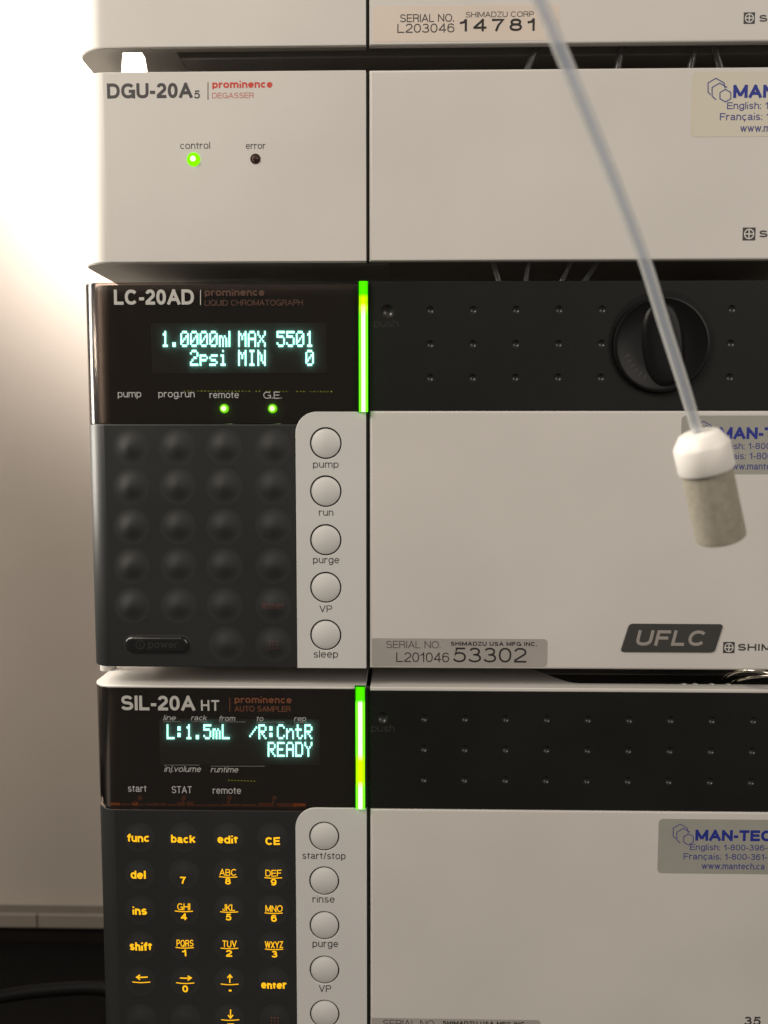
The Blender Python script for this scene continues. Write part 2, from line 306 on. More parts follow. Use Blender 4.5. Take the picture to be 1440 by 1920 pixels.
# ------------------------------------------------------------------ lettering: own stroke alphabet (x in 0..1 of the glyph width, y in cap heights)
def A(cx, cy, rx, ry, a0, a1, n=None):
    n = n or max(4, int(abs(a1 - a0) / 18)); o = []
    for i in range(n + 1):
        t = math.radians(a0 + (a1 - a0) * i / n); c, s = math.cos(t), math.sin(t); k = 2 / 2.25
        o.append((cx + rx * math.copysign(abs(c) ** k, c), cy + ry * math.copysign(abs(s) ** k, s)))
    return o
X = 0.73
def O(cx, cy, rx, ry): return A(cx, cy, rx, ry, 0, 360, 24)[:-1] + ['c']
G = {
 'A': (.92, [[(0, 0), (.5, 1)], [(.5, 1), (1, 0)], [(.17, .3), (.83, .3)]]),
 'B': (.82, [[(0, 0), (0, 1), (.55, 1)] + A(.55, .76, .38, .24, 90, -90) + [(0, .52)], [(.55, .52)] + A(.58, .26, .42, .26, 90, -90) + [(0, 0)]]),
 'C': (.92, [A(.5, .5, .5, .5, 38, 322)]),
 'D': (.88, [[(0, 0), (0, 1), (.45, 1)] + A(.45, .5, .55, .5, 90, -90) + [(0, 0)]]),
 'E': (.76, [[(1, 1), (0, 1), (0, 0), (1, 0)], [(0, .52), (.92, .52)]]),
 'F': (.72, [[(1, 1), (0, 1), (0, 0)], [(0, .5), (.88, .5)]]),
 'G': (.96, [A(.5, .5, .5, .5, 40, 340) + [(1, .46), (.56, .46)], [(1, .46), (1, 0)]]),
 'H': (.86, [[(0, 0), (0, 1)], [(1, 0), (1, 1)], [(0, .52), (1, .52)]]),
 'I': (.12, [[(.5, 0), (.5, 1)]]),
 'J': (.62, [[(1, 1), (1, .28)] + A(.5, .28, .5, .28, 0, -180)]),
 'K': (.86, [[(0, 0), (0, 1)], [(1, 1), (.02, .36)], [(.36, .58), (1, 0)]]),
 'L': (.68, [[(0, 1), (0, 0), (1, 0)]]),
 'M': (1.02, [[(0, 0), (0, 1)], [(.02, 1), (.5, .05)], [(.5, .05), (.98, 1)], [(1, 1), (1, 0)]]),
 'N': (.86, [[(0, 0), (0, 1)], [(.02, .98), (.98, .02)], [(1, 0), (1, 1)]]),
 'O': (.98, [O(.5, .5, .5, .5)]),
 'P': (.80, [[(0, 0), (0, 1), (.6, 1)] + A(.6, .73, .4, .27, 90, -90) + [(0, .46)]]),
 'Q': (.98, [O(.5, .5, .5, .5), [(.6, .25), (.98, -.04)]]),
 'R': (.84, [[(0, 0), (0, 1), (.6, 1)] + A(.6, .75, .38, .25, 90, -90) + [(0, .5)], [(.6, .5), (.88, .38), (.92, .1), (.98, 0)]]),
 'S': (.82, [A(.5, .75, .44, .25, 15, 270) + A(.5, .25, .5, .25, 90, -165)]),
 'T': (.80, [[(0, 1), (1, 1)], [(.5, 1), (.5, 0)]]),
 'U': (.84, [[(0, 1), (0, .34)] + A(.5, .34, .5, .34, 180, 360) + [(1, 1)]]),
 'V': (.88, [[(0, 1), (.5, 0)], [(.5, 0), (1, 1)]]),
 'W': (1.28, [[(0, 1), (.24, 0)], [(.24, 0), (.5, 1)], [(.5, 1), (.76, 0)], [(.76, 0), (1, 1)]]),
 'X': (.86, [[(0, 0), (1, 1)], [(0, 1), (1, 0)]]),
 'Y': (.88, [[(0, 1), (.5, .42)], [(1, 1), (.5, .42)], [(.5, .44), (.5, 0)]]),
 'Z': (.80, [[(0, 1), (1, 1), (0, 0), (1, 0)]]),
 'a': (.68, [A(.45, .50, .42, .23, 165, 0) + [(.88, .1), (1, 0)], [(.87, .44), (.4, .38)] + A(.36, .19, .36, .19, 90, 270) + [(.6, .02), (.87, .2)]]),
 'b': (.68, [[(0, 0), (0, 1)], O(.5, .365, .5, .365)]),
 'c': (.64, [A(.52, .365, .52, .365, 42, 318)]),
 'ç': (.64, [A(.52, .365, .52, .365, 42, 318), [(.52, 0), (.62, -.14), (.4, -.22)]]),
 'd': (.68, [[(1, 0), (1, 1)], O(.5, .365, .5, .365)]),
 'e': (.68, [[(.04, .38), (.98, .38)] + A(.5, .365, .5, .365, 8, 325)]),
 'f': (.42, [[(.42, 0), (.42, .8)] + A(.95, .8, .5, .2, 180, 90), [(0, .70), (.95, .70)]]),
 'g': (.68, [O(.5, .375, .5, .355), [(1, X), (1, -.02)] + A(.5, -.02, .5, .25, 0, -165)]),
 'h': (.64, [[(0, 0), (0, 1)], [(0, .4)] + A(.5, .43, .5, .30, 180, 0) + [(1, 0)]]),
 'i': (.12, [[(.5, 0), (.5, .68)], [(.5, .93), (.5, 1)]]),
 'j': (.2, [[(.8, X), (.8, -.1), (.1, -.26)], [(.8, .87), (.8, 1)]]),
 'k': (.64, [[(0, 0), (0, 1)], [(.95, X), (.02, .26)], [(.35, .44), (1, 0)]]),
 'l': (.12, [[(.5, 0), (.5, 1)]]),
 'm': (1.02, [[(0, 0), (0, X)], [(0, .45)] + A(.25, .5, .25, .23, 180, 0) + [(.5, 0)], [(.5, .45)] + A(.75, .5, .25, .23, 180, 0) + [(1, 0)]]),
 'n': (.64, [[(0, 0), (0, X)], [(0, .4)] + A(.5, .43, .5, .30, 180, 0) + [(1, 0)]]),
 'o': (.72, [O(.5, .365, .5, .365)]),
 'p': (.68, [[(0, X), (0, -.27)], O(.5, .365, .5, .365)]),
 'q': (.68, [[(1, X), (1, -.27)], O(.5, .365, .5, .365)]),
 'r': (.46, [[(0, 0), (0, X)], [(0, .36)] + A(.8, .36, .8, .35, 180, 90) + [(1, .70)]]),
 's': (.60, [A(.5, .545, .44, .185, 20, 270) + A(.5, .18, .5, .18, 90, -165)]),
 't': (.42, [[(.4, .95), (.4, .18)] + A(.85, .18, .45, .18, 180, 265), [(0, .70), (1, .70)]]),
 'u': (.64, [[(1, 0), (1, X)], [(0, X), (0, .30)] + A(.5, .30, .5, .30, 180, 360) + [(1, .35)]]),
 'v': (.66, [[(0, X), (.5, 0)], [(.5, 0), (1, X)]]),
 'w': (.98, [[(0, X), (.25, 0)], [(.25, 0), (.5, X)], [(.5, X), (.75, 0)], [(.75, 0), (1, X)]]),
 'x': (.64, [[(0, 0), (1, X)], [(0, X), (1, 0)]]),
 'y': (.66, [[(0, X), (.52, 0)], [(1, X), (.42, -.24), (.1, -.26)]]),
 'z': (.6, [[(0, X), (1, X), (0, 0), (1, 0)]]),
 '0': (.68, [O(.5, .5, .5, .5)]),
 '1': (.44, [[(0, .74), (.5, .80), (.8, 1)], [(.85, 1), (.85, 0)]]),
 '2': (.68, [A(.5, .72, .48, .28, 170, -28) + [(.02, .1), (.02, 0), (1, 0)]]),
 '3': (.68, [A(.48, .76, .42, .24, 160, -90) + [(.36, .52)], [(.4, .52)] + A(.48, .26, .52, .26, 90, -165)]),
 '4': (.72, [[(.76, 0), (.76, 1)], [(.76, 1), (0, .27)], [(0, .25), (1, .25)]]),
 '5': (.68, [[(.92, 1), (.2, 1), (.08, .46)] + A(.46, .33, .54, .33, 130, -160)]),
 '6': (.68, [O(.5, .32, .5, .32), A(.52, .6, .52, .4, 32, 180) + [(0, .34)]]),
 '7': (.66, [[(0, 1), (1, 1), (.55, .5), (.34, 0)]]),
 '8': (.68, [O(.5, .765, .42, .235), O(.5, .27, .5, .27)]),
 '9': (.68, [O(.5, .68, .5, .32), A(.48, .4, .52, .4, -148, 0) + [(1, .66)]]),
 '-': (.36, [[(0, .36), (1, .36)]]),
 '.': (.12, [[(.5, 0), (.5, .13)]]),
 ',': (.14, [[(.6, .1), (.3, -.14)]]),
 ':': (.12, [[(.5, 0), (.5, .13)], [(.5, .58), (.5, .71)]]),
 '/': (.38, [[(0, -.04), (1, 1.04)]]),
 '<': (.95, [[(1, .5), (0, .5)], [(.32, .78), (0, .5), (.32, .22)]]),
 '>': (.95, [[(0, .5), (1, .5)], [(.68, .78), (1, .5), (.68, .22)]]),
 '^': (.6, [[(.5, 0), (.5, 1)], [(.0, .62), (.5, 1), (1, .62)]]),
 '_': (.6, [[(.5, 1), (.5, 0)], [(.0, .38), (.5, 0), (1, .38)]]),
 ' ': (.26, []),
}
def ribbon(V, F, pts, w, closed=False, step=None, h=0.012):
    """low roofed stroke: pts are 2D (mm); verts get (u, v, height)"""
    P = [Vector(p) for p in pts]
    P2 = [P[0]]
    for p in P[1:]:
        if (p - P2[-1]).length > 1e-5: P2.append(p)
    if closed and (P2[0] - P2[-1]).length < 1e-5: P2.pop()
    P = P2
    if step:
        Q = []
        m = len(P) if closed else len(P) - 1
        for i in range(m):
            a, b = P[i], P[(i + 1) % len(P)]; k = max(1, int((b - a).length / step))
            Q += [a + (b - a) * (j / k) for j in range(k)]
        if not closed: Q.append(P[-1])
        P = Q
    n = len(P); base = len(V)
    if n < 2: return
    for i in range(n):
        a = P[i - 1] if (i > 0 or closed) else None; b = P[(i + 1) % n] if (i < n - 1 or closed) else None
        d1 = (P[i] - a).normalized() if a is not None else None; d2 = (b - P[i]).normalized() if b is not None else None
        d1 = d1 or d2; d2 = d2 or d1
        n1 = Vector((-d1.y, d1.x)); n2 = Vector((-d2.y, d2.x)); s = n1 + n2
        if s.length < 1e-4: s = n1
        s.normalize(); k = min(1.8, 1 / max(0.3, s.dot(n1)))
        V.append((*(P[i] + s * w / 2 * k), 0)); V.append((*P[i], h)); V.append((*(P[i] - s * w / 2 * k), 0))
    m = n if closed else n - 1
    for i in range(m):
        j = (i + 1) % n; a, b = base + 3 * i, base + 3 * j
        F.append((a, a + 1, b + 1, b)); F.append((a + 1, a + 2, b + 2, b + 1))
class Ink:
    """collects strokes on a vertical face and links them as one mesh"""
    def __init__(s, d=0.0, lift=0.03, disp=None): s.V, s.F, s.d, s.lift, s.disp = [], [], d, lift, disp
    def line(s, pts, w, closed=False): ribbon(s.V, s.F, [pt(*p, s.d) for p in pts], w * MMPX, closed, 0.8 if s.disp else None)
    def raw(s, pts, w, closed=False): ribbon(s.V, s.F, pts, w, closed, 0.8 if s.disp else None)
    def text(s, t, x0, x1, yb, cap, w=0.13, gap=0.115, ital=0.0, space=.32):
        X0, Z0 = pt(x0, yb, s.d); X1 = pt(x1, yb, s.d)[0]; H = pt(x0, yb - cap, s.d)[1] - Z0; sw = w * H
        adv = 0; items = []
        for i, ch in enumerate(t):
            W, st = G[ch]
            if ch == ' ': W = space
            elif W < w: W = w
            items.append((adv, W, st)); adv += W + gap
        tot = adv - gap; sx = (X1 - X0) / tot
        for a, W, st in items:
            wid = W * sx
            for k in st:
                cl = k and k[-1] == 'c'; pp = k[:-1] if cl else k
                q = []
                for (x, y) in pp:
                    u = X0 + a * sx + (sw / 2 + x * (wid - sw) if wid > sw * 1.3 else wid / 2)
                    v = sw / 2 + y * (H - sw) if y >= 0 else sw / 2 + y * H
                    q.append((u + ital * (v - 0.4 * H), Z0 + v))
                # pull butt ends out to the outer box
                if not cl and len(q) >= 2:
                    for e, nb in ((0, 1), (-1, -2)):
                        A_, B_ = Vector(q[e]), Vector(q[nb]); dd = (A_ - B_)
                        hor = abs(dd.x) > abs(dd.y) * 2 and (pp[e][0] < .01 or pp[e][0] > .99 or (0 < pp[e][0] - .85))
                        if dd.length > 1e-6 and hor: q[e] = tuple(A_ + dd.normalized() * sw / 2 * 0.98)
                        elif dd.length > 1e-6 and (abs(pp[e][1] - 0) < .01 or abs(pp[e][1] - 1) < .01 or abs(pp[e][1] - X) < .01) and abs(dd.y) > abs(dd.x) * .8:
                            q[e] = tuple(A_ + dd.normalized() * sw / 2 * 0.98)
                ribbon(s.V, s.F, q, sw, cl, 0.8 if s.disp else None)
        return s
    def make(s, name, mat, parent, label=None):
        V = []
        for (x, z, h) in s.V:
            y = s.d - s.lift - h
            if s.disp: y -= s.disp(x, z)
            V.append((x, y, z))
        o = mesh(name, V, s.F, mat, parent)
        if label: o['label'] = label
        return o
MMPX = CAM_D / FPX * 1.0
def write(t, x0, x1, yb, cap, mat, parent, name='lettering', d=0.0, lift=0.03, **k):
    return Ink(d, lift).text(t, x0, x1, yb, cap, **k).make(name, MAT[mat], parent)
def Xp(px, py=960, d=0): return pt(px, py, d)[0]
def Zp(py, px=690, d=0): return pt(px, py, d)[1]

# ------------------------------------------------------------------ the setting
WALL_Y = 400
wall = mesh('wall', [(-1500, WALL_Y, -700), (1500, WALL_Y, -700), (1500, WALL_Y, 1500), (-1500, WALL_Y, 1500),
                     (-1500, WALL_Y + 60, -700), (1500, WALL_Y + 60, -700), (1500, WALL_Y + 60, 1500), (-1500, WALL_Y + 60, 1500)],
            [(0, 3, 2, 1), (4, 5, 6, 7), (0, 1, 5, 4), (3, 7, 6, 2), (0, 4, 7, 3), (1, 2, 6, 5)], MAT['wall'])
wall['kind'] = 'structure'
LEFT, SEAM_L, SEAM_R, RIGHT = -112.4, -12.35, -11.2, 172.0
Z_TOPU = (Zp(85), 285.0)                 # top module bottom / top
Z_DEG = (Zp(490), Zp(131))
Z_LC = (Zp(1253), Zp(528))
Z_SIL = (-425.0, Zp(1288))
benchz = Z_SIL[0] - 8
bench = prism('bench', [rect(-900, 900, -60, WALL_Y - 1)], 30, 2, 'Z', benchz - 30, MAT['bench'], None); bench['kind'] = 'structure'

# ------------------------------------------------------------------ module building blocks
def left_cover(parent, z0, z1, r=9.0, mat='cover', name='left_cover', rd=9.0):
    return prism(name, [wrap_profile(LEFT, SEAM_L, r, 34, 3.0, 0, rd)], z1 - z0, 0.35, 'Z', z0, MAT[mat], parent)
def right_end_plan(t=3.0, y0=0.0):
    return [(RIGHT - 6, y0)] and None
def right_cover(parent, z0, z1, name='front_door', mat='cover', holes=(), t=3.0, xl=None, y0=0.0, bev=0.9):
    return prism(name, [rect(xl or SEAM_R, RIGHT, z0, z1)] + list(holes), t, bev, 'Y', y0, MAT[mat], parent, res=3)
def chassis(parent, z0, z1, xl=LEFT + 6, y0=9.0):
    prism('chassis', [rect(xl, RIGHT - 4, y0, 150)], z1 - z0, 0.5, 'Z', z0, MAT['chassis'], parent)
def feet(parent, z_top, z_bot):
    for x in (LEFT + 30, RIGHT - 30):
        for y in (60, 125):
            lathe('foot', [(7, 0), (8, z_top - z_bot - 0.05)], (x, y, z_top), (0, 0, -1), MAT['bench'], parent, 20)
def seam(parent, z0, z1, y=1.2):
    prism('seam_strip', [rect(SEAM_L - 0.8, SEAM_R + 0.8, z0 + .4, z1 - .4)], 1.0, 0.0, 'Y', 1.6, MAT['void'], parent)
def sticker(parent, name, x0, x1, y0, y1, mat, rad=1.2, label=None, tl=True, t=0.06):
    Xa, Za = pt(x0, y1); Xb = pt(x1, y1)[0]; Zb = pt(x0, y0)[1]
    r = rad; o = prism(name, [rrect(Xa, Xb, Za, Zb, r if tl else .3, r, r, r if tl else .3)], t, 0.0, 'Y', -t, MAT[mat], parent)
    if label: o['label'] = label
    return o
def maker_mark(parent, x0, y0, s, tx, yb, word_end, tilt=0):
    """small square mark with a ringed cross, then the maker's word"""
    Xa, Za = pt(x0, y0 + s); Xb = pt(x0 + s, y0 + s)[0]; S = Xb - Xa
    m = prism('maker_mark', [rect(Xa, Xb, Za, Za + S)], 0.05, 0, 'Y', -0.05, MAT['ink'], parent)
    k = Ink(0, 0.08); cx, cz = Xa + S / 2, Za + S / 2
    k.raw(circle(cx, cz, S * .36, 24), S * .09, True)
    k.raw([(cx - S * .36, cz), (cx + S * .36, cz)], S * .10); k.raw([(cx, cz - S * .36), (cx, cz + S * .36)], S * .10)
    k.make('ringed_cross', MAT['cover'], m)
    write('SHIMADZU', tx, word_end, yb, 13, 'ink', parent, w=.22, gap=.14)
def hexagons(ink, x0, y0, s):
    """three overlapping hexagons, s = overall px size"""
    def hx(cx, cy, r, idx):
        return [(cx + r * math.sin(math.radians(60 * i)), cy - r * math.cos(math.radians(60 * i))) for i in idx]
    ink.line(hx(x0 + .37 * s, y0 + .38 * s, .38 * s, (3.6, 4, 5, 6, 7, 7.6)), 1.7 * s / 40)
    ink.line(hx(x0 + .52 * s, y0 + .56 * s, .36 * s, (3.4, 4, 5, 6, 7)), 1.7 * s / 40)
    ink.line(hx(x0 + .76 * s, y0 + .72 * s, .26 * s, (0, 1, 2, 3, 4, 5)), 1.7 * s / 40, True)
def service_sticker(parent, x0, y0, y1, mat, label, s=1.0, part=None):
    """blue-printed service company sticker; offsets measured on the lowest of the three"""
    o = sticker(parent, 'service_sticker', x0, x0 + 284 * s, y0, y1, mat, 1.6, label)
    h = (y1 - y0) / 102.0
    Y = lambda v: y0 + (v - 1535) * h
    XX = lambda v: x0 + (v - 1232) * s
    i = Ink(0, 0.09); hexagons(i, XX(1260), Y(1545), 40 * s); i.make('hexagon_logo', MAT['inkviolet'], o)
    write('MAN-TECH', XX(1303), XX(1470), Y(1576), 20.5 * h, 'inkblue', o, lift=.09, w=.25, gap=.08)
    write('English: 1-800-396-8', XX(1293), XX(1448), Y(1593.5), 11 * h, 'inkviolet', o, lift=.09, w=.15)
    write('Français: 1-800-361-5', XX(1281), XX(1448), Y(1611), 11.5 * h, 'inkviolet', o, lift=.09, w=.15)
    write('www.mantech.ca', XX(1315), XX(1433), Y(1629), 11.5 * h, 'inkviolet', o, lift=.09, w=.15)
    return o
def dimple_loops(cs, r): return [circle(x, z, r, 20) for x, z in cs]
_dm = {}
def dimple(parent, x, z, r, name='dimple'):
    key = round(r, 2)
    if key not in _dm:
        n, V, F = 20, [], []
        rings = [(1.0, 0.0), (.86, .22), (.62, .42), (.34, .54)]
        for rr, dd in rings:
            for i in range(n):
                t = 2 * math.pi * i / n; V.append(Vector((rr * r * 1.02 * math.cos(t), dd * r, rr * r * 1.02 * math.sin(t))) * MM)
        V.append(Vector((0, .58 * r, 0)) * MM)
        for k in range(3):
            for i in range(n):
                j = (i + 1) % n; F.append((k * n + i, (k + 1) * n + i, (k + 1) * n + j, k * n + j))
        for i in range(n): F.append((3 * n + i, 4 * n, 3 * n + (i + 1) % n))
        me = bpy.data.meshes.new(name); me.from_pydata(V, [], F)
        for p in me.polygons: p.use_smooth = True
        me.materials.append(MAT['dimple']); _dm[key] = me
    o = bpy.data.objects.new(name, _dm[key]); COL.objects.link(o); o.parent = parent
    w = Vector((0, 0, 0)); p = parent
    while p: w += p.location; p = p.parent
    o.location = Vector((x, 0.12, z)) * MM - w
    return o
# soft rubber key: smooth raised bump (cosine profile)
KEY_R, KEY_H = 6.5, 1.25
def bump_at(x, z, cx, cz, R=KEY_R, H=KEY_H):
    q = math.hypot(x - cx, z - cz) / R
    return 0 if q >= 1 else H * (0.5 + 0.5 * math.cos(math.pi * q)) ** 1.25
def key(parent, cx, cz, H=KEY_H, R=KEY_R):
    n, V, F = 36, [], []; K = 14
    for k in range(K):
        q = 1 - k / K
        for i in range(n):
            t = 2 * math.pi * i / n; V.append((cx + R * q * math.cos(t), -0.012 - bump_at(R * q, 0, 0, 0, R, H), cz + R * q * math.sin(t)))
    V.append((cx, -0.012 - H, cz))
    for k in range(K - 1):
        for i in range(n):
            j = (i + 1) % n; F.append((k * n + i, k * n + j, (k + 1) * n + j, (k + 1) * n + i))
    for i in range(n): F.append(((K - 1) * n + i, (K - 1) * n + (i + 1) % n, K * n))
    o = mesh('key', V, F, MAT['rubber'], parent, 60)
    return o
def round_button(parent, px, py, r):
    cx, cz = pt(px, py)
    prof = [(r, 2.2), (r, .35), (r - .12, .12)]
    for k in range(1, 9):
        q = 1 - k / 9.0; prof.append((max(.02, (r - .12) * q), 0.12 - 0.75 * (1 - q * q)))
    # sunken below the plate's face by its rim, domed in the middle
    return lathe('button', [(a, -b) for a, b in prof], (cx, 0, cz), (0, -1, 0), MAT['button'], parent, 40, 50)
def button_column(mod, x0, y_top, z_bot, buttons, r_hole, r_btn, corner_px=40):
    Xa = pt(x0, y_top)[0]; Zt = pt(660, y_top)[1]; Xb = SEAM_L - .1
    cr = corner_px * MMPX
    out = rrect(Xa, Xb, z_bot, Zt, 0, 0, 0, cr, 12)
    cs = [pt(bx, by) for bx, by, *_ in buttons]
    plate = prism('button_plate', [out] + [circle(x, z, r_hole, 48) for x, z in cs], 1.0, 0.12, 'Y', -0.55, MAT['keyplate'], mod)
    prism('button_gasket', [rect(Xa + 1.5, Xb - .5, z_bot + .4, Zt - cr * .6)], .3, 0, 'Y', 0.50, MAT['void'], plate)
    for b in buttons:
        bx, by = b[:2]; cx, cz = pt(bx, by)
        prof = [(r_btn, 0.0), (r_btn, .85)]
        for k in range(1, 10):
            q = 1 - k / 9.0; prof.append((max(.01, r_btn * (q * .97 + .0)), .95 + .75 * (1 - q * q)))
        lathe('button', prof, (cx, 0.48, cz), (0, -1, 0), MAT['button'], plate, 48, 50)
        if len(b) > 2:
            t, a, c, yb, cap = b[2:]
            write(t, a, c, yb, cap, 'ink', plate, d=-0.55, w=.13, gap=.13)
    return plate
CORE = dict(w=(1.25, 2.3, 0.95), g=(0.10, 1.0, 0.0), y=(0.85, 1.15, 0.0), wy=(1.3, 1.9, .35))
EDGE = dict(w=(0.30, 3.2, 0.03), g=(0.08, 0.95, 0.0), y=(0.60, 1.1, 0.0), wy=(.7, 1.6, .03))
def ramp_glow(name, zr, stops):
    """light guide: several lamps behind it, so its colour changes along its height"""
    m = bpy.data.materials.new(name); nt, N, L = nodes_of(m); N.remove(N['Principled BSDF'])
    tc = N.new('ShaderNodeTexCoord'); sx = N.new('ShaderNodeSeparateXYZ'); L.new(tc.outputs['Object'], sx.inputs[0])
    mr = N.new('ShaderNodeMapRange'); mr.inputs[1].default_value = zr[1] * MM; mr.inputs[2].default_value = zr[0] * MM
    L.new(sx.outputs[2], mr.inputs[0])
    cr = N.new('ShaderNodeValToRGB'); el = cr.color_ramp.elements
    while len(el) > 1: el.remove(el[-1])
    el[0].position = stops[0][0]; el[0].color = (*[c / 4 for c in stops[0][1]], 1)
    for f, c in stops[1:]: el.new(f).color = (*[v / 4 for v in c], 1)
    L.new(mr.outputs[0], cr.inputs[0])
    e = N.new('ShaderNodeEmission'); e.inputs[1].default_value = 4.0
    L.new(cr.outputs[0], e.inputs[0]); L.new(e.outputs[0], N['Material Output'].inputs[0])
    return m
def light_bar(mod, x0, x1, y0, y1, segs):
    """green status bar; segs: list of (y_start, y_end, kind)"""
    bar = None
    Xa, Xb = Xp(x0, y0), Xp(x1, y0)
    bar = prism('status_light_bar', [rect(Xa - .40, Xb + .22, Zp(y1), Zp(y0))], 2.0, 0.3, 'Y', -1.0, MAT['barhalo'], mod, res=3)
    e = (Xb - Xa) * .27
    z0, z1 = Zp(y1 - .5), Zp(y0 + .5)
    prism('lit_core', [rect(Xa + e, Xb - e, z0, z1)], .6, 0, 'Y', -1.68, ramp_glow('bar_core', (z0, z1), [(f, CORE[k]) for f, k in segs]), bar)
    em = ramp_glow('bar_edge', (z0, z1), [(f, EDGE[k]) for f, k in segs])
    prism('lit_edge', [rect(Xa, Xa + e, z0, z1)], .5, 0, 'Y', -1.6, em, bar)
    prism('lit_edge', [rect(Xb - e, Xb, z0, z1)], .5, 0, 'Y', -1.6, em, bar)
    return bar
def led(parent, px, py, r_px, lit=True, d=0.0, body='ledbody'):
    cx, cz = pt(px, py, d); r = r_px * MMPX * (CAM_D + d) / CAM_D
    prof = [(r * math.cos(math.radians(a)), r * .7 * math.sin(math.radians(a))) for a in range(0, 90, 15)] + [(.01, r * .7)]
    if not lit:
        return lathe('indicator_lamp', prof, (cx, d, cz), (0, -1, 0), MAT[body], parent, 24, 60)
    o = lathe('indicator_lamp', [(r, -.3)] + prof, (cx, d, cz), (0, -1, 0), MAT['ledring'], parent, 24, 60)
    q = r * .55
    lathe('lit_centre', [(q * math.cos(math.radians(a)), q * .8 * math.sin(math.radians(a))) for a in range(0, 90, 15)] + [(.01, q * .8)],
          (cx, d - r * .52, cz), (0, -1, 0), MAT['ledcore'], o, 24, 60)
    return o

FONT5 = {
 '0': '01110 10001 10011 10101 11001 10001 01110', '1': '00100 01100 00100 00100 00100 00100 01110', '2': '01110 10001 00001 00110 01000 10000 11111',
 '5': '11111 10000 11110 00001 00001 10001 01110', '.': '00000 00000 00000 00000 00000 01100 01100', 'm': '00000 00000 11010 10101 10101 10101 10101',
 'l': '10000 10000 10000 10000 10000 10000 10000', 'M': '10001 11011 10101 10101 10001 10001 10001', 'A': '01110 10001 10001 11111 10001 10001 10001',
 'X': '10001 10001 01010 00100 01010 10001 10001', 'p': '00000 00000 11110 10001 11110 10000 10000', 's': '00000 00000 01111 10000 01110 00001 11110',
 'i': '00100 00000 01100 00100 00100 00100 01110', 'I': '01110 00100 00100 00100 00100 00100 01110', 'N': '10001 11001 10101 10101 10101 10011 10001',
 'L': '10000 10000 10000 10000 10000 10000 11111', ':': '00000 01100 01100 00000 01100 01100 00000', '/': '00000 00001 00010 00100 01000 10000 00000',
 'R': '11110 10001 10001 11110 10100 10010 10001', 'C': '01110 10001 10000 10000 10000 10001 01110', 'n': '00000 00000 10110 11001 10001 10001 10001',
 't': '01000 01000 11110 01000 01000 01001 00110', 'E': '11111 10000 10000 11110 10000 10000 11111', 'D': '11110 10001 10001 10001 10001 10001 11110',
 'Y': '10001 10001 01010 00100 00100 00100 00100', ' ': ' '.join(['00000'] * 7)}
def display(mod, glass_px, lines, x_first, pitch, wpx, d=2.2):
    gx0, gx1, gy0, gy1 = glass_px
    a, za = pt(gx0, gy1, d); b = pt(gx1, gy1, d)[0]; zb = pt(gx0, gy0, d)[1]
    base = prism('display', [rect(a, b, za, zb)], .5, 0.05, 'Y', d, MAT['vfdglass'], mod)
    D = d - 1.0
    for text, ytop, ybot in lines:
        V, F = [], []
        for c, ch in enumerate(text):
            rows = FONT5[ch].split()
            xl = x_first + c * pitch
            for ri, row in enumerate(rows):
                for ci, bit in enumerate(row):
                    if bit != '1': continue
                    px = xl + (ci + .5) * wpx / 5; py = ytop + (ri + .5) * (ybot - ytop) / 7
                    x, z = pt(px, py, D); hw = wpx / 5 * .5 * .99 * MMPX; hh = (ybot - ytop) / 7 * .5 * .99 * MMPX
                    k = len(V); V += [(x - hw, D, z - hh), (x + hw, D, z - hh), (x + hw, D, z + hh), (x - hw, D, z + hh)]
                    F.append((k, k + 1, k + 2, k + 3))
        mesh('display_characters', V, F, MAT['vfd'], base)
    return base
def smoked_window(mod, z0, z1, d_back=3.2):
    pane = prism('smoked_window', [wrap_profile(LEFT, Xp(672.5, 640) , 8, 30, 1.0, 0, 8)], z1 - z0, 0.2, 'Z', z0, MAT['pane'], mod)
    prism('window_backing', [solid_profile(LEFT + 3.2, SEAM_L - .2, 6, 27, d_back, 6)], z1 - z0 - .6, 0.1, 'Z', z0 + .3, MAT['backing'], mod)
    return pane

# ------------------------------------------------------------------ TOP MODULE (cut by the frame)
z0, z1 = Z_TOPU
top = thing('pump_module', 'pale grey instrument at the very top with a cream serial sticker, cut off above', 'lab instrument', (30, 60, z0))
left_cover(top, z0, z1, 11, rd=10)
door = right_cover(top, z0, z1)
seam(top, z0, z1)
chassis(top, z0 + .2, z1 - 1, Xp(300, 105, 10), 9.5)
# sole plate inside the left corner; the wall shows through the notch beside it
prism('sole_plate', [[(Xp(230, 92, 3.2), .4)] + arc(LEFT + 11, 10, 10.6, 270, 180, 16, 9.6) + [(LEFT + .4, 34), (Xp(223, 150, 34), 34), (Xp(226.5, 131, 20), 20), (Xp(230, 92, 3.2), 3.2)]], .35, .1, 'Z', z0 - .35, MAT['under'], top)
prism('lip_shade', [rect(Xp(230, 92, 3.2) + .02, SEAM_L - .1, .4, 3.1)], .33, .1, 'Z', z0 - .33, MAT['under'], top)  # with the sole skins, skins the pale cover edge in shade colour
prism('sole_plate', [[(Xp(264, 91, 3.2), 3.2), (Xp(330, 91, 3.2), 3.2), (Xp(330, 91, 3.2), 34), (Xp(280, 150, 34), 34), (Xp(276.5, 131, 20), 20), (Xp(271.5, 103, 8), 8)]], 1.2, .2, 'Z', z0 + .1, MAT['chassis'], top)
s = sticker(top, 'serial_sticker', 700, 1048, 12, 79, 'stickerwarm', 1.0)
write('SERIAL NO.', 750, 851, 42, 15, 'ink', s, lift=.09, w=.13)
write('SHIMADZU CORP', 873, 1001, 33, 10.5, 'ink', s, lift=.09, w=.13)
write('L203046', 745, 852, 62, 17, 'ink', s, lift=.09, w=.13)
write('14781', 862, 1004, 59.5, 23.5, 'inkblack', s, lift=.09, w=.19, gap=.30)
maker_mark(door, 1394, 24, 21, 1423, 41, 1562)
